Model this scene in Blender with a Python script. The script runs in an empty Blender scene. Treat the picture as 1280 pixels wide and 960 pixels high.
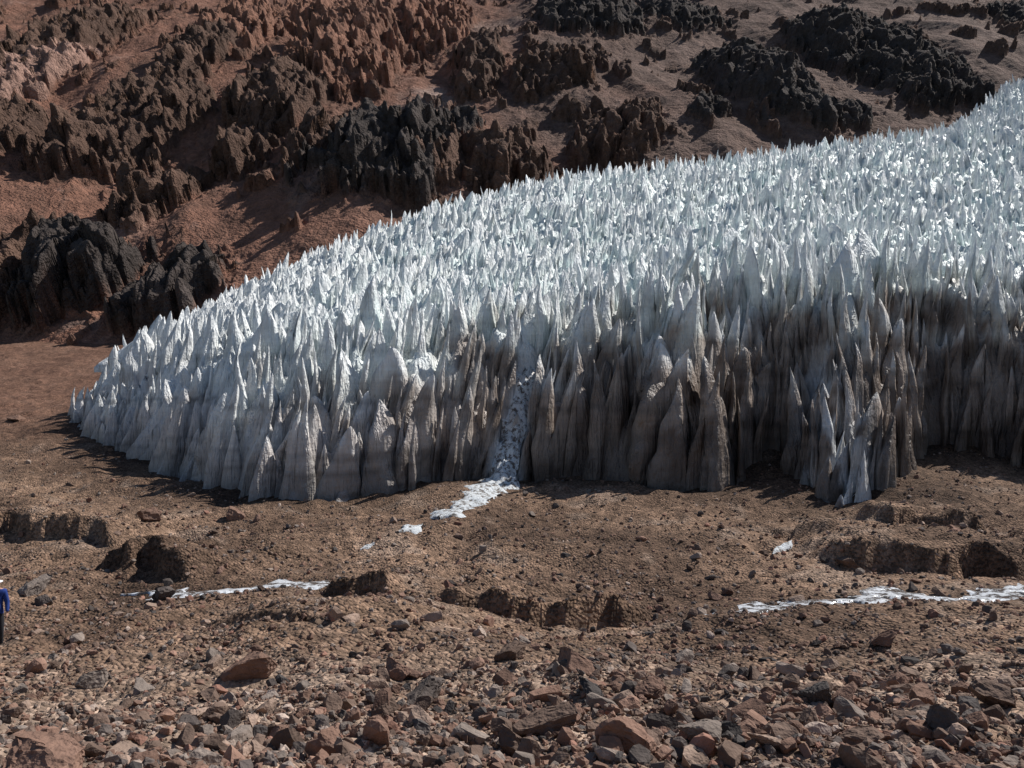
import bpy, math, time
import numpy as np
from mathutils import Vector
T0=time.time()
rng=np.random.default_rng(7)
F=1065.0
# ------------------------------------------------------------------ noise
def _h(ix,iy,seed):
    n=(ix.astype(np.uint32)*np.uint32(374761393)+iy.astype(np.uint32)*np.uint32(668265263)+np.uint32((seed*1442695041)&0xffffffff))
    n=(n^(n>>np.uint32(13)))*np.uint32(1274126177)
    n=n^(n>>np.uint32(16))
    return n
def perlin(x,y,seed=0):
    x=np.asarray(x,dtype=np.float64);y=np.asarray(y,dtype=np.float64)
    x,y=np.broadcast_arrays(x,y)
    xf=np.floor(x);yf=np.floor(y)
    ix=xf.astype(np.int64);iy=yf.astype(np.int64)
    fx=x-xf;fy=y-yf
    u=fx*fx*fx*(fx*(fx*6-15)+10);v=fy*fy*fy*(fy*(fy*6-15)+10)
    def g(a,b,dx,dy):
        t=(_h(a,b,seed)&np.uint32(0xffff)).astype(np.float32)*(2*math.pi/65536)
        return np.cos(t)*dx+np.sin(t)*dy
    n00=g(ix,iy,fx,fy);n10=g(ix+1,iy,fx-1,fy);n01=g(ix,iy+1,fx,fy-1);n11=g(ix+1,iy+1,fx-1,fy-1)
    return ((n00*(1-u)+n10*u)*(1-v)+(n01*(1-u)+n11*u)*v)*1.5
def fbm(x,y,o=4,seed=0,gain=.5):
    s=0;a=1;t=0
    for i in range(o):
        s=s+a*perlin(x,y,seed+i*17);t+=a;a*=gain;x,y=x*1.62-y*1.21+5.3,x*1.21+y*1.62-3.1
    return s/t
def ridged(x,y,o=4,seed=0,gain=.5):
    s=0;a=1;t=0
    for i in range(o):
        s=s+a*(1-np.abs(perlin(x,y,seed+i*17))*1.6);t+=a;a*=gain;x=x*2.03+5.3;y=y*2.03-3.1
    return s/t
def worley(x,y,seed=0):
    """F1 distance and cell value"""
    ix=np.floor(x).astype(np.int64);iy=np.floor(y).astype(np.int64)
    best=np.full(x.shape,9.);sec=np.full(x.shape,9.);val=np.zeros(x.shape)
    for a in(-1,0,1):
        for b in(-1,0,1):
            h=_h(ix+a,iy+b,seed);h2=_h(ix+a,iy+b,seed+7)
            px=ix+a+(h&np.uint32(0xffff))/65536.;py=iy+b+(h2&np.uint32(0xffff))/65536.
            d=np.hypot(px-x,py-y);m=d<best
            sec=np.where(m,best,np.minimum(sec,d));best=np.where(m,d,best);val=np.where(m,(h2>>np.uint32(16)).astype(float)/65536.,val)
    return best,sec-best,val
def ss(a,b,x):
    t=np.clip((x-a)/(b-a),0,1);return t*t*(3-2*t)
def lerp(a,b,t): return a+(b-a)*t
class TPS:
    def __init__(s,P,reg=0.0):
        P=np.array(P,float);s.p=P[:,:2];n=len(P)
        d2=((s.p[:,None]-s.p[None])**2).sum(-1);K=.5*d2*np.log(d2+1e-9)+np.eye(n)*reg
        A=np.zeros((n+3,n+3));A[:n,:n]=K;A[:n,n]=1;A[:n,n+1:]=s.p;A[n,:n]=1;A[n+1:,:n]=s.p.T
        s.w=np.linalg.solve(A,np.r_[P[:,2],0,0,0]);s.n=n
    def __call__(s,X,Y):
        sh=np.shape(X);x=np.ravel(X);y=np.ravel(Y)
        out=s.w[s.n]+s.w[s.n+1]*x+s.w[s.n+2]*y
        for i in range(s.n):
            d2=(x-s.p[i,0])**2+(y-s.p[i,1])**2
            out+=s.w[i]*.5*d2*np.log(d2+1e-9)
        return out.reshape(sh)
def W(px,py,Y): return ((px-640)/F*Y,Y,(480-py)/F*Y)
# ------------------------------------------------------------------ mesh helpers
def mesh_obj(name,V,Q,mat,col=None,smooth=True,coll=None):
    V=np.ascontiguousarray(V,dtype=np.float32).reshape(-1,3);Q=np.ascontiguousarray(Q,dtype=np.int32);k=Q.shape[1]
    me=bpy.data.meshes.new(name)
    me.vertices.add(len(V));me.vertices.foreach_set('co',V.ravel())
    me.loops.add(Q.size);me.loops.foreach_set('vertex_index',Q.ravel())
    me.polygons.add(len(Q));me.polygons.foreach_set('loop_start',np.arange(0,Q.size,k,dtype=np.int32))
    try: me.polygons.foreach_set('loop_total',np.full(len(Q),k,dtype=np.int32))
    except Exception: pass
    sm=np.full(len(Q),bool(smooth)) if np.ndim(smooth)==0 else smooth
    me.update(calc_edges=True)
    me.polygons.foreach_set('use_smooth',sm)
    if col is not None:
        c=np.ones((len(V),4),np.float32);c[:,:3]=np.clip(col,0,1)
        at=me.color_attributes.new('Col','FLOAT_COLOR','POINT');at.data.foreach_set('color',c.ravel())
    me.update()
    me.materials.append(mat)
    ob=bpy.data.objects.new(name,me);bpy.context.scene.collection.objects.link(ob)
    return ob
def gridq(nr,nc,wrap=False):
    i=np.arange(nr-1)[:,None];j=np.arange(nc if wrap else nc-1)[None]
    jn=(j+1)%nc
    return np.stack([i*nc+j,i*nc+jn,(i+1)*nc+jn,(i+1)*nc+j],-1).reshape(-1,4)
# ------------------------------------------------------------------ materials
def nd(nt,t,**k):
    n=nt.nodes.new(t)
    for a,b in k.items():
        if a in n.inputs: n.inputs[a].default_value=b
        else: setattr(n,a,b)
    return n
def base_mat(name,rough=.9,spec=.2):
    m=bpy.data.materials.new(name);m.use_nodes=True;nt=m.node_tree
    b=nt.nodes['Principled BSDF'];b.inputs['Roughness'].default_value=rough
    b.inputs['Specular IOR Level'].default_value=spec
    return m,nt,b
def earth_mat(name,scales,amps,bump_scales,bump_str,dist,vor=None,rough=.95):
    """vertex colour multiplied by several procedural noises + bump"""
    m,nt,b=base_mat(name,rough,.15);L=nt.links
    at=nd(nt,'ShaderNodeVertexColor',layer_name='Col')
    geo=nd(nt,'ShaderNodeNewGeometry')
    cur=at.outputs['Color']
    for s,a in zip(scales,amps):
        n=nd(nt,'ShaderNodeTexNoise');n.inputs['Scale'].default_value=s;n.inputs['Detail'].default_value=4;n.inputs['Roughness'].default_value=.65
        L.new(geo.outputs['Position'],n.inputs['Vector'])
        mr=nd(nt,'ShaderNodeMapRange');mr.inputs['From Min'].default_value=.3;mr.inputs['From Max'].default_value=.7
        mr.inputs['To Min'].default_value=1-a;mr.inputs['To Max'].default_value=1+a
        L.new(n.outputs['Fac'],mr.inputs['Value'])
        vm=nd(nt,'ShaderNodeVectorMath',operation='SCALE')
        L.new(cur,vm.inputs[0]);L.new(mr.outputs['Result'],vm.inputs['Scale']);cur=vm.outputs[0]
    if vor:
        for (s,a) in vor:
            v=nd(nt,'ShaderNodeTexVoronoi');v.inputs['Scale'].default_value=s;v.inputs['Randomness'].default_value=1
            L.new(geo.outputs['Position'],v.inputs['Vector'])
            bw=nd(nt,'ShaderNodeSeparateColor');L.new(v.outputs['Color'],bw.inputs[0])
            mr=nd(nt,'ShaderNodeMapRange');mr.inputs['To Min'].default_value=1-a;mr.inputs['To Max'].default_value=1+a*1.3
            L.new(bw.outputs[0],mr.inputs['Value'])
            vm=nd(nt,'ShaderNodeVectorMath',operation='SCALE')
            L.new(cur,vm.inputs[0]);L.new(mr.outputs['Result'],vm.inputs['Scale']);cur=vm.outputs[0]
    L.new(cur,b.inputs['Base Color'])
    h=None
    for s,w in bump_scales:
        n=nd(nt,'ShaderNodeTexNoise');n.inputs['Scale'].default_value=s;n.inputs['Detail'].default_value=3;n.inputs['Roughness'].default_value=.7
        L.new(geo.outputs['Position'],n.inputs['Vector'])
        mm=nd(nt,'ShaderNodeMath',operation='MULTIPLY');mm.inputs[1].default_value=w;L.new(n.outputs['Fac'],mm.inputs[0])
        if h is None: h=mm.outputs[0]
        else:
            ad=nd(nt,'ShaderNodeMath',operation='ADD');L.new(h,ad.inputs[0]);L.new(mm.outputs[0],ad.inputs[1]);h=ad.outputs[0]
    if vor:
        for (s,a) in vor:
            v=nd(nt,'ShaderNodeTexVoronoi');v.inputs['Scale'].default_value=s
            L.new(geo.outputs['Position'],v.inputs['Vector'])
            mm=nd(nt,'ShaderNodeMath',operation='MULTIPLY');mm.inputs[1].default_value=-.9/s;L.new(v.outputs['Distance'],mm.inputs[0])
            ad=nd(nt,'ShaderNodeMath',operation='ADD');L.new(h,ad.inputs[0]);L.new(mm.outputs[0],ad.inputs[1]);h=ad.outputs[0]
    bp=nd(nt,'ShaderNodeBump');bp.inputs['Strength'].default_value=bump_str;bp.inputs['Distance'].default_value=dist
    L.new(h,bp.inputs['Height']);L.new(bp.outputs[0],b.inputs['Normal'])
    return m
mat_ground=earth_mat('gravel_ground_mat',[.25,2.5],[.2,.3],[(1.5,.3),(9,.08)],1.0,1.0,vor=[(10,.45)])
mat_mtn=earth_mat('mountain_rock_mat',[.03,.5],[.2,.3],[(.3,1.8),(1.2,.8)],1.0,1.0)
mat_rock=earth_mat('loose_rock_mat',[3.5],[.3],[(6,.06),(25,.012)],.9,1.0)
def ice_mat():
    m,nt,b=base_mat('penitente_ice_mat',.5,.3);L=nt.links
    at=nd(nt,'ShaderNodeVertexColor',layer_name='Col');geo=nd(nt,'ShaderNodeNewGeometry')
    # strata: noise stretched horizontally; streaks: stretched vertically
    def sn(sx,sz,sc,a,lo=.35,hi=.65):
        mp=nd(nt,'ShaderNodeMapping');mp.inputs['Scale'].default_value=(sx,sx,sz);L.new(geo.outputs['Position'],mp.inputs['Vector'])
        n=nd(nt,'ShaderNodeTexNoise');n.inputs['Scale'].default_value=sc;n.inputs['Detail'].default_value=3;n.inputs['Roughness'].default_value=.65
        L.new(mp.outputs[0],n.inputs['Vector'])
        mr=nd(nt,'ShaderNodeMapRange');mr.inputs['From Min'].default_value=lo;mr.inputs['From Max'].default_value=hi
        mr.inputs['To Min'].default_value=1-a;mr.inputs['To Max'].default_value=1+a*.3
        L.new(n.outputs['Fac'],mr.inputs['Value']);return n.outputs['Fac'],mr.outputs['Result']
    cur=at.outputs['Color']
    f1,r1=sn(.08,3.0,1.0,.10);f2,r2=sn(2.4,.3,1.0,.10);f3,r3=sn(1,1,3.0,.04)
    for r in (r1,r2):
        vm=nd(nt,'ShaderNodeVectorMath',operation='SCALE');L.new(cur,vm.inputs[0]);L.new(r,vm.inputs['Scale']);cur=vm.outputs[0]
    L.new(cur,b.inputs['Base Color'])
    s1=nd(nt,'ShaderNodeMath',operation='MULTIPLY');s1.inputs[1].default_value=.6;L.new(f2,s1.inputs[0])
    s2=nd(nt,'ShaderNodeMath',operation='MULTIPLY');s2.inputs[1].default_value=.2;L.new(f3,s2.inputs[0])
    a1=nd(nt,'ShaderNodeMath',operation='ADD');L.new(s1.outputs[0],a1.inputs[0]);L.new(s2.outputs[0],a1.inputs[1])
    bp=nd(nt,'ShaderNodeBump');bp.inputs['Strength'].default_value=.85;bp.inputs['Distance'].default_value=1
    L.new(a1.outputs[0],bp.inputs['Height']);L.new(bp.outputs[0],b.inputs['Normal'])
    return m
mat_ice=ice_mat()
def water_mat():
    m,nt,b=base_mat('meltwater_mat',.15,.8);L=nt.links
    geo=nd(nt,'ShaderNodeNewGeometry')
    n=nd(nt,'ShaderNodeTexNoise');n.inputs['Scale'].default_value=2.6;n.inputs['Detail'].default_value=6;n.inputs['Roughness'].default_value=.75
    L.new(geo.outputs['Position'],n.inputs['Vector'])
    r=nd(nt,'ShaderNodeValToRGB');r.color_ramp.elements[0].position=.45;r.color_ramp.elements[0].color=(.10,.08,.065,1)
    r.color_ramp.elements[1].position=.53;r.color_ramp.elements[1].color=(.84,.87,.9,1)
    L.new(n.outputs['Fac'],r.inputs[0]);L.new(r.outputs[0],b.inputs['Base Color'])
    bp=nd(nt,'ShaderNodeBump');bp.inputs['Strength'].default_value=.5;bp.inputs['Distance'].default_value=.15
    L.new(n.outputs['Fac'],bp.inputs['Height']);L.new(bp.outputs[0],b.inputs['Normal'])
    return m
mat_water=water_mat()
# ------------------------------------------------------------------ ground height
GP=[W(*p) for p in [(-300,960,7),(100,960,7),(640,960,7),(1180,960,7),(1600,960,7),
 (-200,890,11),(200,890,11),(640,885,11),(1080,885,11),(1500,885,11),
 (-250,830,20),(0,822,21),(300,815,17),(640,812,17.5),(900,812,17),(1250,808,17.5),(1500,812,17),
 (480,756,22.5),(300,780,22),(640,792,21.5),(900,785,22.5),(1200,778,23),(1500,775,23),
 (-250,760,29),(100,745,29),(300,738,29),(430,737,29),(600,772,26),(680,778,25.7),(900,772,26),(1000,753,28),(1200,747,28),(1500,745,28),
 (100,690,36),(300,695,35.5),(500,700,34.5),(680,715,32.5),(850,705,34),(1000,695,35),
 (100,640,45),(350,637,46.5),(560,606,51),(640,601,52),(740,592,53),(900,602,51),(980,575,54),(1050,650,44.5),(1160,580,53),(1280,590,52),(1500,590,52),(1250,660,40),
 (200,592,60),(130,562,68),(85,532,77),(0,600,56),(0,550,72),(0,520,85),(-300,560,70),(0,480,118),(-300,480,118),(50,440,160),(-400,440,160)]]
GP+=[(0,100,0),(40,100,4),(60,75,-3),(0,165,7),(80,165,9),(150,165,12),(150,60,-4),(-25,112,0),(0,235,14),(-130,235,14),(180,235,14),
 (40,-25,-.3),(-40,-25,-.3),(20,0,-1.8),(-20,0,-1.8),(0,0,-1.65),(0,3.5,-2.3)]
gT=TPS(GP,.02)
def rayflat(px,py,Y): return np.array([(px-640)/F*Y,Y])
# cut banks : (x1,y1)->(x2,y2) base line, height, width of terrace behind
def BK(a,b,h,w): return (rayflat(*a),rayflat(*b),h,w)
BANKS=[BK((575,778,25.6),(775,784,25.2),1.2,4),BK((420,742,28.6),(485,752,27.4),1.2,3),BK((140,700,34.5),(215,732,31.2),1.3,3.5),
 BK((-60,668,40),(140,690,37),1.1,5),BK((1060,712,33.5),(1330,718,32.6),1.4,7),BK((1100,670,39),(1230,680,38),1.2,5),BK((1000,672,39),(965,655,41.5),.6,2),BK((870,700,34.5),(930,704,34),.35,2),BK((300,800,19.5),(420,806,18.6),.35,2)]
STREAMS=[([(150,742,29.2),(200,741,29.1),(245,738,29),(300,736,29.2),(345,729,30.2),(380,728,30.4),(430,737,29)],.5),
 ([(880,776,25.6),(915,766,26.5),(950,757,27.4),(1010,754,27.8),(1080,750,28),(1120,742,28.8),(1180,748,28),(1225,744,28.4),(1262,738,29),(1340,736,29.2)],.48)]
STR=[(np.array([rayflat(*q) for q in p]),w) for p,w in STREAMS]
def seg_dist(x,y,P,closed=False):
    d=np.full(np.shape(x),1e9)
    n=len(P);rg=range(n if closed else n-1)
    for i in rg:
        a=P[i];b=P[(i+1)%n];ab=b-a
        t=np.clip(((x-a[0])*ab[0]+(y-a[1])*ab[1])/(ab@ab),0,1)
        d=np.minimum(d,np.hypot(x-a[0]-t*ab[0],y-a[1]-t*ab[1]))
    return d
def ground(X,Y,detail=True):
    X=np.asarray(X,float);Y=np.asarray(Y,float)
    z=gT(X,Y)
    amp=1.0
    for P,w in STR:
        lo=P.min(0)-6;hi=P.max(0)+6
        ok=(X>lo[0])&(X<hi[0])&(Y>lo[1])&(Y<hi[1])
        if ok.any():
            am=np.ones(X.shape);am[ok]=.25+.75*ss(.6,3.5,seg_dist(X[ok],Y[ok],P));amp=amp*am
    z=z+amp*(fbm(X/7,Y/7,3,11)*.8*ss(8,16,Y)+fbm(X/1.7,Y/1.7,3,12)*.30+ridged(X/.9+3,Y/.9,2,13)*.06)
    for a,b,h,w in BANKS:
        ab=b-a;L=np.hypot(*ab);u=ab/L;nrm=np.array([-u[1],u[0]])
        if nrm[1]<0: nrm=-nrm
        s=((X-a[0])*u[0]+(Y-a[1])*u[1])
        n=(X-a[0])*nrm[0]+(Y-a[1])*nrm[1]
        ok=(np.abs(n)<w*3+3)&(s>-4)&(s<L+4)
        if not ok.any(): continue
        sx=s[ok]+fbm(X[ok]/2.1,Y[ok]/2.1,2,46)*1.2;nn=n[ok]+fbm(X[ok]/2.2,Y[ok]/2.2,3,44,.5)*1.5
        al=ss(-1.2,.8,sx)*ss(L+1.2,L-.8,sx)*(.85+.4*fbm(X[ok]/1.8,Y[ok]/1.8,2,48))
        add=h*(.85*ss(0,.25,nn)+.15*ss(.3,1.2,nn))*np.exp(-np.maximum(nn,0)/w)*al-h*.3*np.exp(-((nn+.5)/.6)**2)*al
        z[ok]+=add
    for P,w in STR:
        lo=P.min(0)-4;hi=P.max(0)+4
        ok=(X>lo[0])&(X<hi[0])&(Y>lo[1])&(Y<hi[1])
        if ok.any():
            d=seg_dist(X[ok],Y[ok],P)
            z[ok]-=.12*ss(1.2,.4,d)
    if detail:
        z=z+fbm(X/.4,Y/.4,2,19)*.05*amp+np.maximum(0,perlin(X/.16,Y/.16,23))*.035*ss(40,12,Y)*amp
    return z
def hit(px,py,y0=4,y1=140):
    Ys=np.exp(np.linspace(math.log(y0),math.log(y1),500));X=(px-640)/F*Ys
    d=ground(X,Ys)-(480-py)/F*Ys
    i=np.argmax(d>0) if (d>0).any() else len(Ys)-1
    return X[i],Ys[i],float(ground(X[i:i+1],Ys[i:i+1])[0])
# glacier outline
FOOT=np.array([rayflat(*p) for p in [(85,530,78),(130,560,70),(200,590,61.5),(270,612,54),(350,635,47.5),(400,630,48.5),(450,625,48.5),(560,605,51),(640,600,52.5),(740,590,53),(820,600,50.5),(900,600,50.5),(970,565,55.5),(1020,640,49.5),(1042,648,45.2),(1085,645,45.2),(1125,620,49),(1160,555,57),(1220,575,56),(1290,590,53.5),(1600,600,52)]])
BACK=np.array([rayflat(*p) for p in [(1600,0,165),(1300,0,158),(1100,0,138),(950,0,130),(800,0,126),(600,0,122),(400,0,112),(250,0,104),(120,0,92),(88,0,84)]])
POLY=np.vstack([FOOT,BACK])
def inside(x,y,P):
    c=np.zeros(np.shape(x),bool);n=len(P)
    for i in range(n):
        a=P[i];b=P[(i+1)%n]
        cond=((a[1]>y)!=(b[1]>y))&(x<(b[0]-a[0])*(y-a[1])/(b[1]-a[1]+1e-12)+a[0])
        c^=cond
    return c
# terrain mesh
def build_ground():
    nr,nc=900,660
    Ys=np.exp(np.linspace(math.log(3.2),math.log(262),nr))
    Ys=np.r_[np.linspace(-25,3,40),Ys];nr=len(Ys)
    u=np.linspace(-1,1,nc)
    hw=np.maximum(Ys,0)*.78+11
    X=u[None]*hw[:,None];Y=np.repeat(Ys[:,None],nc,1)
    Z=ground(X.ravel(),Y.ravel()).reshape(X.shape)
    x=X.ravel();y=Y.ravel()
    n1=fbm(x/9,y/9,4,31);n2=fbm(x/2.2,y/2.2,4,32);n3=fbm(x/.5,y/.5,3,33)
    A=np.array([.235,.152,.103]);B=np.array([.115,.073,.050]);C=np.array([.40,.295,.225]);R=np.array([.18,.095,.065])
    c=lerp(A[None],B[None],np.clip(.5+n1*1.6+n2*.7,0,1)[:,None])
    near=ss(20,9,y)*ss(-.45,.25,n1+n2)
    c=lerp(c,C[None],(near*.85)[:,None])
    c=lerp(c,C[None]*.8,(ss(.15,.45,n2-n1*.6)*.5)[:,None])
    c=lerp(c,R[None],(ss(55,95,y)*.75)[:,None])
    c=c*(1+n3[:,None]*.55)
    wet=ss(4.5,0,seg_dist(x,y,FOOT))*.5
    for P,w in STR: wet=np.maximum(wet,ss(1.8,.4,seg_dist(x,y,P))*.6)
    c=c*(1-wet[:,None]*.75)
    return mesh_obj('gravel_ground',np.stack([X,Y,Z],-1),gridq(nr,nc),mat_ground,c)
build_ground()
print('ground',time.time()-T0)
# ------------------------------------------------------------------ mountain
MK=.62;MB=96.3
def mplane(px,py):
    tx=(px-640)/F;tz=(480-py)/F;Y=MB/(MK-tz);return tx*Y,Y,MB/(MK-tz)**2
DK=(.072,.058,.052);BR=(.125,.076,.056);RD=(.25,.13,.09);PK=(.34,.21,.165)
CR=[(485,190,84,64,18,DK),(100,306,76,58,17,DK),(215,342,50,40,11,DK),(165,140,80,56,15,BR),(190,222,56,36,11,BR),(300,178,28,34,10,BR),(340,210,16,10,4,BR),
 (352,122,54,46,14,BR),(393,185,26,40,10,BR),(18,100,36,60,11,PK),(75,60,36,74,15,BR),(440,55,66,60,15,RD),(530,22,60,36,10,RD),(320,30,50,38,11,RD),(255,72,26,46,11,BR),(600,75,28,36,9,BR),
 (395,12,50,28,10,RD),(625,205,66,40,11,BR),(690,92,52,30,9,BR),(575,150,20,22,7,DK),(782,158,54,34,10,BR),(940,90,54,54,13,DK),(1088,58,76,58,17,DK),(1010,140,70,22,7,DK),(735,15,66,28,13,DK),(850,10,46,20,9,DK),
 (8,300,34,46,10,BR),(1130,112,32,24,7,DK),(890,145,26,18,5,DK),(720,140,20,14,5,BR),(-80,180,80,80,16,BR),(1350,30,60,40,12,DK),(555,225,26,20,6,BR),(740,185,26,14,5,BR)]
def build_mtn():
    nr,nc=880,980
    Ys=np.exp(np.linspace(math.log(150),math.log(660),nr));u=np.linspace(-1,1,nc)
    X=u[None]*(Ys*.70+12)[:,None];Y=np.repeat(Ys[:,None],nc,1)
    x=X.ravel();y=Y.ravel()
    d=fbm(x/75,y/120,3,61)*12+ (ridged(x/34+y/160,y/110,2,62)-.6)*3.5+fbm(x/10,y/12,5,63,.6)*1.4
    jx=x+fbm(x/8,y/14,3,90)*5;jy=y+fbm(x/8,y/14,3,89)*8
    w1,e1,v1=worley(jx/15,jy/30,91);w2,e2,v2=worley(jx/5.5+v1*3,jy/11,92);w3,e3,v3=worley(jx/2.1+v2*3,jy/3.6,95)
    rib=v1*.8+.2*(1-w1);pin=v2*.65+.35*(1-w2)
    wx=x+fbm(x/14,y/22,4,71)*9+(v2-.5)*3;wy=y+fbm(x/14,y/22,4,72)*12+(v1-.5)*10+(v2-.5)*9+(v3-.5)*3
    H=np.zeros(x.shape);C=np.zeros((x.size,3));best=np.full(x.shape,-9.)
    nz=fbm(x/5,y/11,4,73)*.25
    for px,py,rx,ry,h,cc in CR:
        Y1=mplane(px,py)[1];sh=.75*h*F/Y1
        cx,cy,dy=mplane(px,py+sh*.42);ry2=max(ry-sh*.3,ry*.55)
        ax=rx/F*cy*1.02;ay=ry2/F*dy
        m=1-(np.abs((wx-cx)/ax)**2.4+np.abs((wy-cy)/ay)**2.4)**(1/2.4)+nz
        k=(.6*ss(0,.12,m)+.4*ss(.12+.15*v1,.35+.15*v1,m))*h*(.75+.35*np.sqrt(np.clip(m,0,1)))
        H=np.maximum(H,k)
        up=m>best;best[up]=m[up];C[up]=cc
    M=ss(-.02,.05,best)
    mo=ss(.32,.37,fbm(x/16,y/30,5,81)+.05*ss(200,330,y)+(v2-.5)*.12);H=np.maximum(H,mo*3);C[(best<0)&(mo>.05)]=BR;M=np.maximum(M,mo*.75)
    jag=np.where(np.abs(C[:,0]-RD[0])<.02,1.3,np.where(C[:,0]<.08,.7,1.0))
    peak=np.clip(1-w2*1.5,0,1)*(.4+v2)
    ch=H*(.50+jag*.42*rib+jag*.30*(pin-.4))+M*(jag*peak*3.6-1.0+(v3-.5)*1.5+np.clip(1-w3*1.4,0,1)*1.2)
    rub=ss(-.55,-.05,best)*(1-M);d=d+rub*np.maximum(0,fbm(x/3,y/4,3,99)-.02)*2.8
    d=d+np.maximum(ch,0)
    Z0=MK*Y-MB
    V=np.stack([x,y-d*.60,Z0.ravel()+d*.80],-1)
    RED=np.array([.245,.125,.086]);GRY=np.array([.165,.108,.086]);LT=np.array([.32,.225,.185]);DB=np.array([.115,.070,.052])
    t=ss(-60,60,x+fbm(x/60,y/60,3,95)*90)
    c=lerp(RED[None],GRY[None],t[:,None])
    xs=x+(y-250)*.5*ss(-20,120,x)+fbm(x/30,y/30,3,88)*14
    st=fbm(xs/13,y/60,5,96,.6);st2=fbm(x/5,y/9,5,97,.65)
    c=lerp(c,DB[None],(ss(.0,.5,st+st2*.3)*.55)[:,None]);c=lerp(c,LT[None],(ss(.2,.6,-st+st2*.6)*.35)[:,None])
    c=lerp(c,DB[None],(rub*.6*ss(-.1,.25,fbm(x/4,y/8,3,100)))[:,None])
    for px,py,rx,ry,a in [(540,122,48,28,1),(620,30,50,20,.5),(1150,120,70,14,.6),(1090,115,30,16,.6),(160,270,60,25,.35),(90,388,60,16,-.5),(870,60,30,30,.3),(390,245,20,60,.35),(1180,30,30,40,.25)]:
        cx,cy,dy=mplane(px,py);ax=rx/F*cy;ay=ry/F*dy
        m=ss(0,.6,1-np.sqrt(((wx-cx)/ax)**2+((wy-cy)/ay)**2)+nz*.4)
        tgt=LT if a>0 else np.array([.13,.12,.115])
        c=lerp(c,tgt[None],(m*abs(a))[:,None])
    cr=C*(.75+.25*v2[:,None]+.25*v3[:,None]+.4*fbm(x/6,y/12,4,98)[:,None])
    c=c*(1+st2[:,None]*.45)
    c=lerp(c,cr,M[:,None])
    return mesh_obj('mountain',V,gridq(nr,nc),mat_mtn,c)
build_mtn()
print('mtn',time.time()-T0)
# ------------------------------------------------------------------ glacier
crest=[(108,465,86),(160,430,88),(230,389,91),(300,355,94),(360,326,97),(440,294,100),(520,265,103),(600,240,107),(680,221,110),(800,208,113),(950,188,115),(1080,170,118),(1205,148,121),(1240,116,133),(1290,90,142),(1500,50,150)]
SP=[W(*p) for p in [(92,492,79),(150,462,73),(200,448,68),(300,432,60),(360,425,56),(440,415,56),(520,400,56),(640,380,58),(760,358,60),(900,330,61),(1050,318,62),(1200,325,61),(1300,335,60),(1600,335,60),
 (200,418,80),(300,376,80),(420,340,78),(520,320,78),(640,295,80),(760,270,82),(900,255,83),(1050,245,84),(1200,232,86),(1500,225,86)]+crest]
for p in crest[2:-3:2]:
    a=W(*p);SP.append((a[0],a[1]+18,a[2]-1.5))
SP.append(W(1500,50,175))
sT=TPS(SP,.05)
CHY=[50.6,52.3,53.8,55.2,56.5,60];CHZ=[-6.0,-4.9,-3.2,-1.5,.2,3]
def chute(X,Y):
    """meltwater chute cut down the front of the ice"""
    return np.exp(-((X-(-.86+(Y-50.8)*.29))/.85)**4)*ss(58.5,56,Y)*ss(48,50,Y), np.interp(Y,CHY,CHZ)
def env(X,Y):
    """tip envelope, sheet height, ground, distance to margin"""
    G=gT(X,Y);S=np.maximum(sT(X,Y),G+2.5)
    d=seg_dist(X,Y,POLY,True);inn=inside(X,Y,POLY)
    df=seg_dist(X,Y,FOOT)
    f=.52+.48*ss(0,5.5,d)
    tongue=np.exp(-(((X-18.3)/2.4)**2+((Y-46.5)/4)**2))
    f=f*(1-.35*tongue)
    but=fbm(X/3.0,Y/7,3,201)
    E=G+(S-G)*f+but*5.0*ss(14,2,df)*ss(1.5,6,S-G)+fbm(X/6,Y/6,3,203)*.5-.2
    E=np.maximum(E,G+1.6)
    sh=lerp(3.2,1.9,ss(3,14,df))
    sh=sh*lerp(1,.75,ss(-5,-30,X))
    B=G-.6+np.maximum(0,E-G-sh+.6)*ss(.15,1.3,d)
    cm,zc=chute(X,Y)
    E=lerp(E,np.minimum(E,zc+.35),cm);B=lerp(B,np.minimum(B,zc-.5),cm)
    return E,B,G,d,df,inn,S
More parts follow.
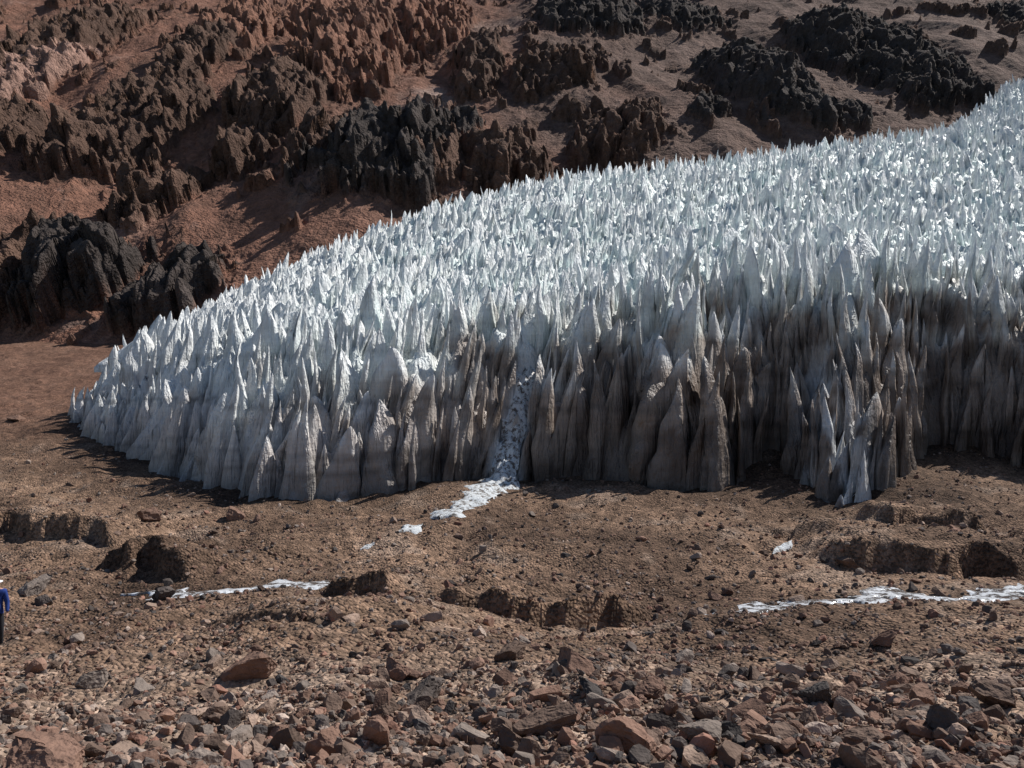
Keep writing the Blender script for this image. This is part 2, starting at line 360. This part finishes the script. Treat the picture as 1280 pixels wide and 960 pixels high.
def ice_col(x,y,z,G,S,df,tt):
    """albedo of the ice: clean firn on top, bluish in the hollows, silt-laden bands low on the wall, shade painted in towards its foot"""
    q=(z-G)/np.maximum(S-G,3)
    n=fbm(x/5,z/3+y/9,3,211);n2=fbm(x/1.3,z/4+y/3,3,212)
    clean=np.array([.96,.975,.965]);blue=np.array([.78,.94,.92]);dirt_shade=np.array([.36,.285,.238]);dk=np.array([.12,.085,.066]);pk=np.array([.70,.63,.60])  # silt brown of the wall, deepened so the colour also carries shade
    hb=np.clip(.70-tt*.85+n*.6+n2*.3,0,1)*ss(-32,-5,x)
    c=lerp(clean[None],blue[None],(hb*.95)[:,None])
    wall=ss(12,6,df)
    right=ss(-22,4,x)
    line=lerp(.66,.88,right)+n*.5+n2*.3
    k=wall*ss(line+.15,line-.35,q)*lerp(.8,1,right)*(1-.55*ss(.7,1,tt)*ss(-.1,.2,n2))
    c=lerp(c,lerp(pk[None],dirt_shade[None],right[:,None]),(k*.95)[:,None])
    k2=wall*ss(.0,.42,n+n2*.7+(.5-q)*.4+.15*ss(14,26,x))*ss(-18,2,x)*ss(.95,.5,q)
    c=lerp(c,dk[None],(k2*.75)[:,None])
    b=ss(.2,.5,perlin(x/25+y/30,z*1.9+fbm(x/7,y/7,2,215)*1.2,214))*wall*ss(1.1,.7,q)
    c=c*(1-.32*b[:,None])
    c=c*(1-.45*wall*ss(.42,.0,q+n2*.15))[:,None]  # darkens the wall foot, its shade painted into the colour
    for cx,cy,w in [(19.2,50,1.5)]:
        m=np.exp(-((x-cx-(y-cy)*.25+n2*.8)/w)**2)*ss(10,1,df)*ss(.62,.35,q)*ss(-.1,.15,n2+.05)
        c=lerp(c,np.array([.9,.93,.95])[None],(m*.9)[:,None])
    cm,zc=chute(x,y);c=lerp(c,np.array([.9,.93,.95])[None],(cm*ss(1.2,.3,z-zc)*ss(-.4,.1,n2))[:,None])
    return c
# underlying ice body
gx=np.arange(-46,100,.25);gy=np.arange(43,168,.32)
X,Y=np.meshgrid(gx,gy);x=X.ravel();y=Y.ravel()
E,B,G,d,df,inn,S=env(x,y)
th0=math.radians(58)
ua=x*math.cos(th0)+y*math.sin(th0);ub=-x*math.sin(th0)+y*math.cos(th0)
rd=ridged(ub/1.1+fbm(x/4,y/4,2,222)*.8,ua/2.4,3,221)
Bz=B+(rd-.45)*2.2*ss(.8,3,d)
Bz=np.where(inn,Bz,G-1.0-np.minimum(d,4))
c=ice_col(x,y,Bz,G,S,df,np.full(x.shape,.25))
qs=gridq(len(gy),len(gx));keep=(inn|(d<1.0))[qs].any(1)
gV=[np.stack([x,y,Bz],-1)];gQ=[qs[keep]];gC=[c];gS=[np.ones(keep.sum(),bool)];off=len(x)
# penitentes
def scatter(sp,x0,x1,y0,y1,jit):
    a=np.arange(x0,x1,sp);b=np.arange(y0,y1,sp*.87)
    P,Q=np.meshgrid(a,b);P=P+(np.arange(len(b))%2)[:,None]*sp*.5
    P=P.ravel()+rng.uniform(-jit,jit,P.size)*sp;Q=Q.ravel()+rng.uniform(-jit,jit,Q.size)*sp
    return P,Q
def spires(px,py,nS,nR,wid,hk,flat,column=False,el=(1.2,2.0),ew=(.4,.7),lean=1,thm=42):
    global off
    E,B,G,d,df,inn,S=env(px,py);N=len(px)
    tip=E+rng.normal(0,.5,N)*hk+fbm(px/1.6,py/1.6,2,231)*.6
    cm,zc=chute(px,py);tip=np.where(cm>.4,np.minimum(tip,zc+.3),tip)
    base=(G-.8) if column else np.maximum(B-1.6,G-.8)
    h=np.maximum(tip-base,1.0)
    HT=(rng.uniform(2.5,7.0,N) if column else h*rng.uniform(.85,1.1,N));HT=np.minimum(HT,h*1.15)
    A=(np.arange(nS)/nS*2*np.pi)[None,None,:]
    t=(1-(1-np.linspace(0,1,nR))**1.35)[None,:,None]
    sz=wid*np.exp(rng.normal(0,.33,N))*(1 if column else (.8+.06*np.minimum(h,6)))
    ea=sz*rng.uniform(*el,N);eb=sz*rng.uniform(*ew,N)
    th=rng.normal(math.radians(thm),math.radians(20),N)[:,None,None]
    p=rng.uniform(.58,1.0,N)[:,None,None]
    tau=np.clip((1-t)*h[:,None,None]/HT[:,None,None],0,1)
    below=np.maximum((1-t)*h[:,None,None]-HT[:,None,None],0)
    prof=tau**p*(1+.05*below)
    ids=rng.uniform(0,500,N)[:,None,None]
    z=base[:,None,None]+h[:,None,None]*t+0*A
    ca=np.cos(A);sa=np.sin(A)
    r=1+.42*perlin(ca*1.3+ids,sa*1.3+z*.22+ids*.37,241)+.28*perlin(ca*3+ids*2,sa*3+z*.4,242)
    if nS>10: r=r+.24*perlin(ca*6+ids,sa*6+z*.55,243)
    cx=np.sign(ca)*np.abs(ca)**1.2*ea[:,None,None]*prof*r
    cy=np.sign(sa)*np.abs(sa)**1.2*eb[:,None,None]*prof*r
    cth=np.cos(th);sth=np.sin(th)
    hh=np.minimum(h,6)*lean
    lx=(rng.normal(.07,.09,N)*hh)[:,None,None];ly=(rng.normal(.04,.06,N)*hh)[:,None,None]
    ox=lx*t**1.5+.35*perlin(ids,z*.3,244)*t;oy=ly*t**1.5+.35*perlin(ids+50,z*.3,245)*t
    VX=px[:,None,None]+cx*cth-cy*sth+ox;VY=py[:,None,None]+cx*sth+cy*cth+oy
    V=np.stack([VX,VY,z+0*VX],-1).reshape(-1,3)
    q=gridq(nR,nS,True);Q=(q[None]+(np.arange(N)*nR*nS)[:,None,None]).reshape(-1,4)+off
    rep=lambda a:np.repeat(a,nR*nS)
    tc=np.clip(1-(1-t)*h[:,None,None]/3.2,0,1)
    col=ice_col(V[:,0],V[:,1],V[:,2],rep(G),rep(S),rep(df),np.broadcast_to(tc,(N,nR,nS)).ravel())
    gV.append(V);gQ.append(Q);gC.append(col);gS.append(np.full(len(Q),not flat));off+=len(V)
px,py=scatter(1.0,-44,80,44,84,.45)
E,B,G,d,df,inn,S=env(px,py);k=inn&(df<9)&(d>.1)&(rng.random(len(px))<.9)
spires(px[k],py[k],16,21,.56,1.9,False,True,(1.0,2.1),(.45,.9),1,50);n1=k.sum()
px,py=scatter(1.22,-44,100,45,160,.45)
E,B,G,d,df,inn,S=env(px,py);k=inn&(df>=8)&(px<py*.8)&(rng.random(len(px))<.95)
spires(px[k],py[k],8,9,.56,.75,True,thm=68)
px,py=scatter(2.0,-44,100,45,160,.45)
E,B,G,d,df,inn,S=env(px,py);k3=inn&(df>=7)&(px<py*.8)&(rng.random(len(px))<.6)
spires(px[k3],py[k3],12,12,.80,.9,False,thm=68)
print('spires',n1,k.sum(),k3.sum(),time.time()-T0)
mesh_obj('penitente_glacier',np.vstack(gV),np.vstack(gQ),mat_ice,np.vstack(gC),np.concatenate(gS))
# ------------------------------------------------------------------ streams
def ribbon(name,P,w,mat,lift=.03,nac=9,seed=1,wv=.5,col=None,ends=True):
    P=np.array(P,float);seg=np.r_[0,np.cumsum(np.hypot(*np.diff(P,axis=0).T))];L=seg[-1];n=max(12,int(L/.12))
    s=np.linspace(0,L,n);x=np.interp(s,seg,P[:,0]);y=np.interp(s,seg,P[:,1])
    for _ in range(6):
        x[1:-1]=(x[:-2]+x[2:]+2*x[1:-1])/4;y[1:-1]=(y[:-2]+y[2:]+2*y[1:-1])/4
    x=x+perlin(s*.6,s*0+seed,seed)*.4;y=y+perlin(s*.6,s*0+seed+9,seed)*.4
    tx=np.gradient(x);ty=np.gradient(y);l=np.hypot(tx,ty)+1e-9;nx=-ty/l;ny=tx/l
    ww=w*np.maximum(.12,1+wv*perlin(s*.8,s*0,seed+3)*1.8+wv*.8*perlin(s*2.6,s*0,seed+4))
    if ends: ww=ww*np.clip(np.minimum(s,L-s)/.8,.05,1)
    v=np.linspace(-1,1,nac)
    X=x[:,None]+nx[:,None]*v*ww[:,None];Y=y[:,None]+ny[:,None]*v*ww[:,None]
    Z=ground(X.ravel(),Y.ravel(),False).reshape(X.shape)
    Z=Z+lift*(1-v[None]**4)*1.0+.02*fbm(X/.3,Y/.3,2,seed+8)
    ob=mesh_obj(name,np.stack([X,Y,Z],-1),gridq(n,nac),mat,col)
    return ob
ribbon('meltwater_stream',STR[0][0],.46,mat_water,.07,seed=3,wv=.9)
ribbon('meltwater_stream',STR[1][0],.64,mat_water,.08,seed=5,wv=.9)
def snow_mat():
    m,nt,b=base_mat('refrozen_ice_mat',.4,.4);L=nt.links;geo=nd(nt,'ShaderNodeNewGeometry')
    n=nd(nt,'ShaderNodeTexNoise');n.inputs['Scale'].default_value=3;n.inputs['Detail'].default_value=7;n.inputs['Roughness'].default_value=.75
    L.new(geo.outputs['Position'],n.inputs['Vector'])
    r=nd(nt,'ShaderNodeValToRGB');r.color_ramp.elements[0].position=.43;r.color_ramp.elements[0].color=(.16,.13,.11,1)
    r.color_ramp.elements[1].position=.51;r.color_ramp.elements[1].color=(.84,.88,.9,1)
    L.new(n.outputs['Fac'],r.inputs[0]);L.new(r.outputs[0],b.inputs['Base Color'])
    bp=nd(nt,'ShaderNodeBump');bp.inputs['Strength'].default_value=.8;bp.inputs['Distance'].default_value=.3
    L.new(n.outputs['Fac'],bp.inputs['Height']);L.new(bp.outputs[0],b.inputs['Normal']);return m
mat_snow=snow_mat()
h2=lambda a,b:hit(a,b)[:2]
ribbon('frozen_meltwater',[h2(625,592),h2(618,605),h2(605,618),h2(585,632),h2(562,643),h2(550,650)],.75,mat_snow,.16,seed=7,wv=.9)
ribbon('ice_patch',[h2(528,658),h2(512,663),h2(496,668)],.4,mat_snow,.12,seed=8)
ribbon('ice_patch',[h2(468,683),h2(450,686)],.3,mat_snow,.1,seed=9)
ribbon('ice_patch',[h2(965,697),h2(980,687),h2(992,679)],.22,mat_snow,.1,seed=10)
# frozen waterfall filling the chute
vv=np.linspace(-1,1,26);yy=np.linspace(49.6,57.5,110);U,YY=np.meshgrid(vv,yy)
zc=np.interp(YY,CHY,CHZ);wd=.85+.35*perlin(YY*.7,YY*0,301)+.5*ss(52,49.8,YY)
XX=-.86+(YY-50.8)*.29+U*wd+.25*perlin(YY*.5,YY*0,302)
ZZ=zc+.25-.7*np.abs(U)**2.2+.45*ridged(XX*2.2,YY*.5,3,303)-.2+.3*fbm(XX*1.5,YY*1.2,3,304)
ZZ=np.where(YY<51.2,np.minimum(ZZ,lerp(gT(XX,YY)-.1,ZZ,ss(49.6,51.2,YY))),ZZ)
mesh_obj('frozen_waterfall',np.stack([XX,YY,ZZ],-1),gridq(110,26),mat_snow)
print('streams',time.time()-T0)
# ------------------------------------------------------------------ rocks
def ico(sub):
    import bmesh
    bm=bmesh.new();bmesh.ops.create_icosphere(bm,subdivisions=sub,radius=1)
    V=np.array([v.co[:] for v in bm.verts]);Fc=np.array([[v.index for v in f.verts] for f in bm.faces]);bm.free();return V,Fc
def rock_tmpl(sub,seed,cuts=9):
    r=np.random.default_rng(seed);V,Fc=ico(sub);V=V*1.25
    for _ in range(cuts):
        n=r.normal(size=3);n/=np.linalg.norm(n);o=r.uniform(.45,.85)
        dd=V@n-o;V=V-np.outer(np.maximum(dd,0),n)
    V=V*r.uniform(.6,1.15,3)*np.array([1,1,.75]);V+=r.normal(0,.02,V.shape)
    return V,Fc
PAL=np.array([[.21,.13,.097],[.16,.11,.085],[.25,.152,.112],[.11,.09,.08],[.31,.222,.172],[.24,.195,.165],[.08,.07,.065],[.37,.29,.24],[.26,.142,.105]])
PW=np.array([.22,.2,.12,.13,.1,.10,.05,.04,.04]);PW/=PW.sum()
def rot(N,tilt=.5):
    a=rng.uniform(0,2*np.pi,N);b=rng.normal(0,tilt,N);c=rng.normal(0,tilt,N)
    ca,sa,cb,sb,cc,sc=np.cos(a),np.sin(a),np.cos(b),np.sin(b),np.cos(c),np.sin(c);o=np.zeros(N);l=np.ones(N)
    Rz=np.array([[ca,-sa,o],[sa,ca,o],[o,o,l]]).transpose(2,0,1);Rx=np.array([[l,o,o],[o,cb,-sb],[o,sb,cb]]).transpose(2,0,1);Ry=np.array([[cc,o,sc],[o,l,o],[-sc,o,cc]]).transpose(2,0,1)
    return Rz@Rx@Ry
def rocks(name,N,sub,s0,s1,pw,y0,y1,nt,seed,dens):
    y=np.exp(rng.uniform(math.log(y0),math.log(y1),N));x=rng.uniform(-1,1,N)*(y*.68+2)
    k=rng.random(N)<dens(x,y);x=x[k];y=y[k];N=len(x)
    k=~inside(x,y,POLY);x=x[k];y=y[k];N=len(x)
    for P,w in STR:
        k=seg_dist(x,y,P)>.45;x=x[k];y=y[k]
    N=len(x)
    s=s0*(s1/s0)**(rng.random(N)**pw)*(.75+.25*np.minimum(y/12,2.2))
    z=ground(x,y);z=z+s*.12
    ti=rng.integers(0,nt,N);VV=[];QQ=[];CC=[];o=0;R=rot(N)
    col=PAL[rng.choice(len(PAL),N,p=PW)]*rng.uniform(.75,1.3,(N,1))
    for i in range(nt):
        V,Fc=rock_tmpl(sub,seed+i);m=np.where(ti==i)[0]
        if not len(m): continue
        v=np.einsum('nij,kj->nki',R[m],V)*s[m][:,None,None]*.5+np.stack([x,y,z],-1)[m][:,None]
        VV.append(v.reshape(-1,3));QQ.append((Fc[None]+(np.arange(len(m))*len(V))[:,None,None]).reshape(-1,3)+o);o+=len(m)*len(V)
        CC.append(np.repeat(col[m],len(V),0))
    mesh_obj(name,np.vstack(VV),np.vstack(QQ),mat_rock,np.vstack(CC),False);print(name,N)
def dn(x,y):
    a=.25+.75*ss(-.15,.3,fbm(x/2.5,y/2.5,3,301)+.35*ss(15,8,y)-.05)
    return a
rocks('pebbles',60000,1,.018,.07,1.3,5.5,24,5,400,dn)
rocks('gravel_stones',44000,1,.05,.20,1.6,5.5,66,8,500,lambda x,y:np.clip(dn(x,y)*.95+.15*ss(22,30,y),0,1))
rocks('scattered_rocks',7500,2,.12,.44,2.8,6.5,75,14,600,lambda x,y:np.clip(.24+.9*ss(18,9,y)*ss(-7,2,x+fbm(x/2,y/2,2,9)*4)+.18*ss(24,30,y),0,1))
HB=[(535,882,78,3),(720,845,50,0),(643,826,40,1),(742,872,38,6),(1022,885,62,6),(872,930,62,5),(645,948,50,1),(682,922,62,1),(812,878,52,0),(318,848,55,0),(120,862,34,5),(60,985,150,2),(795,950,90,2),(1105,806,36,0),(188,655,36,0),(1178,925,72,3),(1072,940,52,1),(55,760,30,3),(42,745,36,5),(205,752,30,3),(475,900,42,1),(495,850,40,2),(1155,888,44,0),(1245,885,62,1),(290,652,28,0),(22,528,18,0),(600,800,26,7),(430,948,44,7),(240,905,40,4),(350,925,34,0),(960,935,40,4),(1060,712,26,1),(720,900,36,2)]
for i,(a,b,sz,ci) in enumerate(HB):
    X0,Y0,Z0=hit(a,b-sz*.1)
    V,Fc=rock_tmpl(4,900+i,16);s=sz/F*Y0*.60
    Rm=rot(1,.25)[0];V=(V*[1,1,.85])@Rm.T
    if sz>=150: V=V*[1.1,1,.55]
    nn=fbm(V[:,0]*1.5+i,V[:,2]*1.5+V[:,1],3,77);V=V*(1+.10*nn[:,None])
    V=V*s+[X0,Y0,Z0+s*.22]
    mesh_obj('boulder' ,V,Fc,mat_rock,np.repeat(PAL[ci][None]*rng.uniform(.85,1.1),len(V),0),False)
print('rocks',time.time()-T0)
# ------------------------------------------------------------------ hiker
def plain(name,c,r=.8):
    m,nt,b=base_mat(name,r,.25);L=nt.links
    n=nd(nt,'ShaderNodeTexNoise');n.inputs['Scale'].default_value=18
    mr=nd(nt,'ShaderNodeMapRange');mr.inputs['To Min'].default_value=.7;mr.inputs['To Max'].default_value=1.3;L.new(n.outputs['Fac'],mr.inputs['Value'])
    vm=nd(nt,'ShaderNodeVectorMath',operation='SCALE');vm.inputs[0].default_value=c;L.new(mr.outputs['Result'],vm.inputs['Scale']);L.new(vm.outputs[0],b.inputs['Base Color']);return m
def skin(name,pts,edges,rad,mats,parent,sub=2,fn=None):
    me=bpy.data.meshes.new(name);me.from_pydata(pts,edges,[]);ob=bpy.data.objects.new(name,me);bpy.context.scene.collection.objects.link(ob)
    md=ob.modifiers.new('s','SKIN');md.use_smooth_shade=True
    for i,r in enumerate(rad):
        me.skin_vertices[0].data[i].radius=(r,r) if np.ndim(r)==0 else r
    me.skin_vertices[0].data[0].use_root=True
    m2=ob.modifiers.new('ss','SUBSURF');m2.levels=sub;m2.render_levels=sub
    dg=bpy.context.evaluated_depsgraph_get();nm=bpy.data.meshes.new_from_object(ob.evaluated_get(dg));ob.modifiers.clear();ob.data=nm
    nm.materials.clear()
    for m in mats: nm.materials.append(m)
    for p in nm.polygons:
        p.use_smooth=True
        p.material_index=fn(p.center) if fn else 0
    ob.parent=parent;return ob
def hiker():
    hx,hy,hz=rayflat(-6,0,21)[0],21.0,0
    hz=float(ground(np.array([hx]),np.array([hy]))[0])
    E0=bpy.data.objects.new('hiker',None);bpy.context.scene.collection.objects.link(E0);E0.location=(hx,hy,hz);E0.rotation_euler=(0,0,math.radians(25))
    bl=plain('blue_jacket_mat',(.02,.05,.22));tr=plain('dark_trousers_mat',(.025,.025,.03));sk=plain('skin_mat',(.5,.3,.22),.6);bt=plain('boot_mat',(.06,.045,.035));wh=plain('white_hat_mat',(.75,.75,.76));hr=plain('hair_mat',(.03,.02,.015))
    P=[(0,0,.95),(0,0,1.12),(0,.01,1.32),(0,0,1.45),(0,-.01,1.53),
       (.10,0,.9),(.12,-.03,.5),(.12,.02,.1),(-.10,0,.9),(-.13,.06,.5),(-.14,.16,.1),
       (.19,0,1.42),(.26,-.02,1.14),(.27,-.14,.93),(-.19,0,1.42),(-.27,.03,1.14),(-.28,-.06,.91),(.12,-.12,.05),(-.14,.03,.05)]
    Eg=[(0,1),(1,2),(2,3),(3,4),(0,5),(5,6),(6,7),(0,8),(8,9),(9,10),(3,11),(11,12),(12,13),(3,14),(14,15),(15,16),(7,17),(10,18)]
    R=[(.17,.13),(.17,.13),(.2,.14),(.12,.1),.06,.105,.075,.05,.105,.075,.05,.085,.06,.042,.085,.06,.042,.045,.045]
    def fn(c):
        if c.z>1.5: return 2
        if c.z<.15: return 3
        if c.z<.9 and abs(c.x)<.215: return 1
        return 0
    skin('body',P,Eg,R,[bl,tr,sk,bt],E0,2,fn)
    for nm,(wx,wy,wz) in (('hand_left',(.27,-.14,.93)),('hand_right',(-.28,-.06,.91))):
        P=[(wx,wy,wz),(wx,wy-.03,wz-.07)];Eg=[(0,1)];R=[.026,.03]
        for k in range(4):
            i=len(P);o=(k-1.5)*.019;l=[.062,.075,.07,.055][k]
            P+=[(wx,wy-.035+o,wz-.1),(wx*.97,wy-.04+o,wz-.1-l*.5),(wx*.93,wy-.05+o,wz-.1-l*.9)];Eg+=[(1,i),(i,i+1),(i+1,i+2)];R+=[.010,.009,.008]
        i=len(P);P+=[(wx*.95,wy-.06,wz-.05),(wx*.92,wy-.085,wz-.09)];Eg+=[(0,i),(i,i+1)];R+=[.011,.009]
        skin(nm,P,Eg,R,[sk],E0,1)
    V,Fc=ico(4);H=V*[.078,.098,.118]
    fr=V[:,1]<-.5
    H[:,1]-=.022*np.exp(-((V[:,0]/.16)**2+((V[:,2]+.1)/.22)**2))*fr
    for sx in(-1,1): H[:,1]+=.012*np.exp(-(((V[:,0]-sx*.38)/.16)**2+((V[:,2]-.05)/.14)**2))*fr
    H[:,0]*=1-.25*np.clip(-V[:,2],0,1);H+=[0,-.02,1.655]
    h=mesh_obj('head',H,Fc,sk);h.parent=E0
    k=(V[:,2]>.0)|(V[:,1]>.35);fk=k[Fc].all(1)
    g=mesh_obj('hair',(V*[.083,.104,.123]+[0,-.014,1.657]),Fc[fk&((V[:,1]>-.35)|(V[:,2]>.6))[Fc].all(1)],hr);g.parent=E0
    for sx in(-1,1):
        e=mesh_obj('ear',V*[.012,.022,.032]+[sx*.08,-.01,1.65],Fc,sk);e.parent=E0
        e=mesh_obj('eye',V*.011+[sx*.03,-.107,1.668],Fc,hr);e.parent=E0
    e=mesh_obj('mouth',V*[.024,.006,.006]+[0,-.112,1.598],Fc,plain('lip_mat',(.35,.12,.1)));e.parent=E0
    pr=[(.001,1.80),(.05,1.797),(.08,1.775),(.093,1.73),(.098,1.705),(.13,1.698),(.17,1.682),(.172,1.678),(.13,1.692),(.095,1.698)]
    a=np.linspace(0,2*np.pi,32,endpoint=False)
    V2=np.array([[(r*math.cos(t),r*1.12*math.sin(t)-.015,z) for t in a] for r,z in pr]).reshape(-1,3)
    e=mesh_obj('sun_hat',V2,gridq(len(pr),32,True),wh);e.parent=E0
    V3=np.sign(V)*np.abs(V)**.55*[.15,.085,.24]+[0,.2,1.24]
    e=mesh_obj('backpack',V3,Fc,plain('backpack_mat',(.03,.035,.12)));e.parent=E0
hiker()
# ------------------------------------------------------------------ light, sky, camera
sv=Vector((.57,.38,.73)).normalized()
sd=bpy.data.lights.new('sun','SUN');sd.energy=5.0;sd.angle=math.radians(.53);sd.color=(1,.96,.91)
so=bpy.data.objects.new('sun',sd);bpy.context.scene.collection.objects.link(so);so.rotation_euler=sv.to_track_quat('Z','Y').to_euler();so.location=(60,90,150)
w=bpy.data.worlds.new('World');bpy.context.scene.world=w;w.use_nodes=True;nt=w.node_tree
sk=nt.nodes.new('ShaderNodeTexSky');sk.sky_type='NISHITA';sk.sun_disc=False
sk.sun_elevation=math.asin(sv.z);sk.sun_rotation=math.atan2(sv.x,sv.y);sk.altitude=1500
bg=nt.nodes['Background'];bg.inputs['Strength'].default_value=.08;nt.links.new(sk.outputs[0],bg.inputs['Color'])
cd=bpy.data.cameras.new('camera');cd.sensor_width=36;cd.lens=F/1280*36;cd.clip_end=3000;cd.clip_start=.1
co=bpy.data.objects.new('camera',cd);bpy.context.scene.collection.objects.link(co);co.location=(0,0,0);co.rotation_euler=(math.radians(90),0,0)
bpy.context.scene.camera=co
vs=bpy.context.scene.view_settings;vs.view_transform='Standard';vs.look='None';vs.exposure=0
print('done',time.time()-T0)
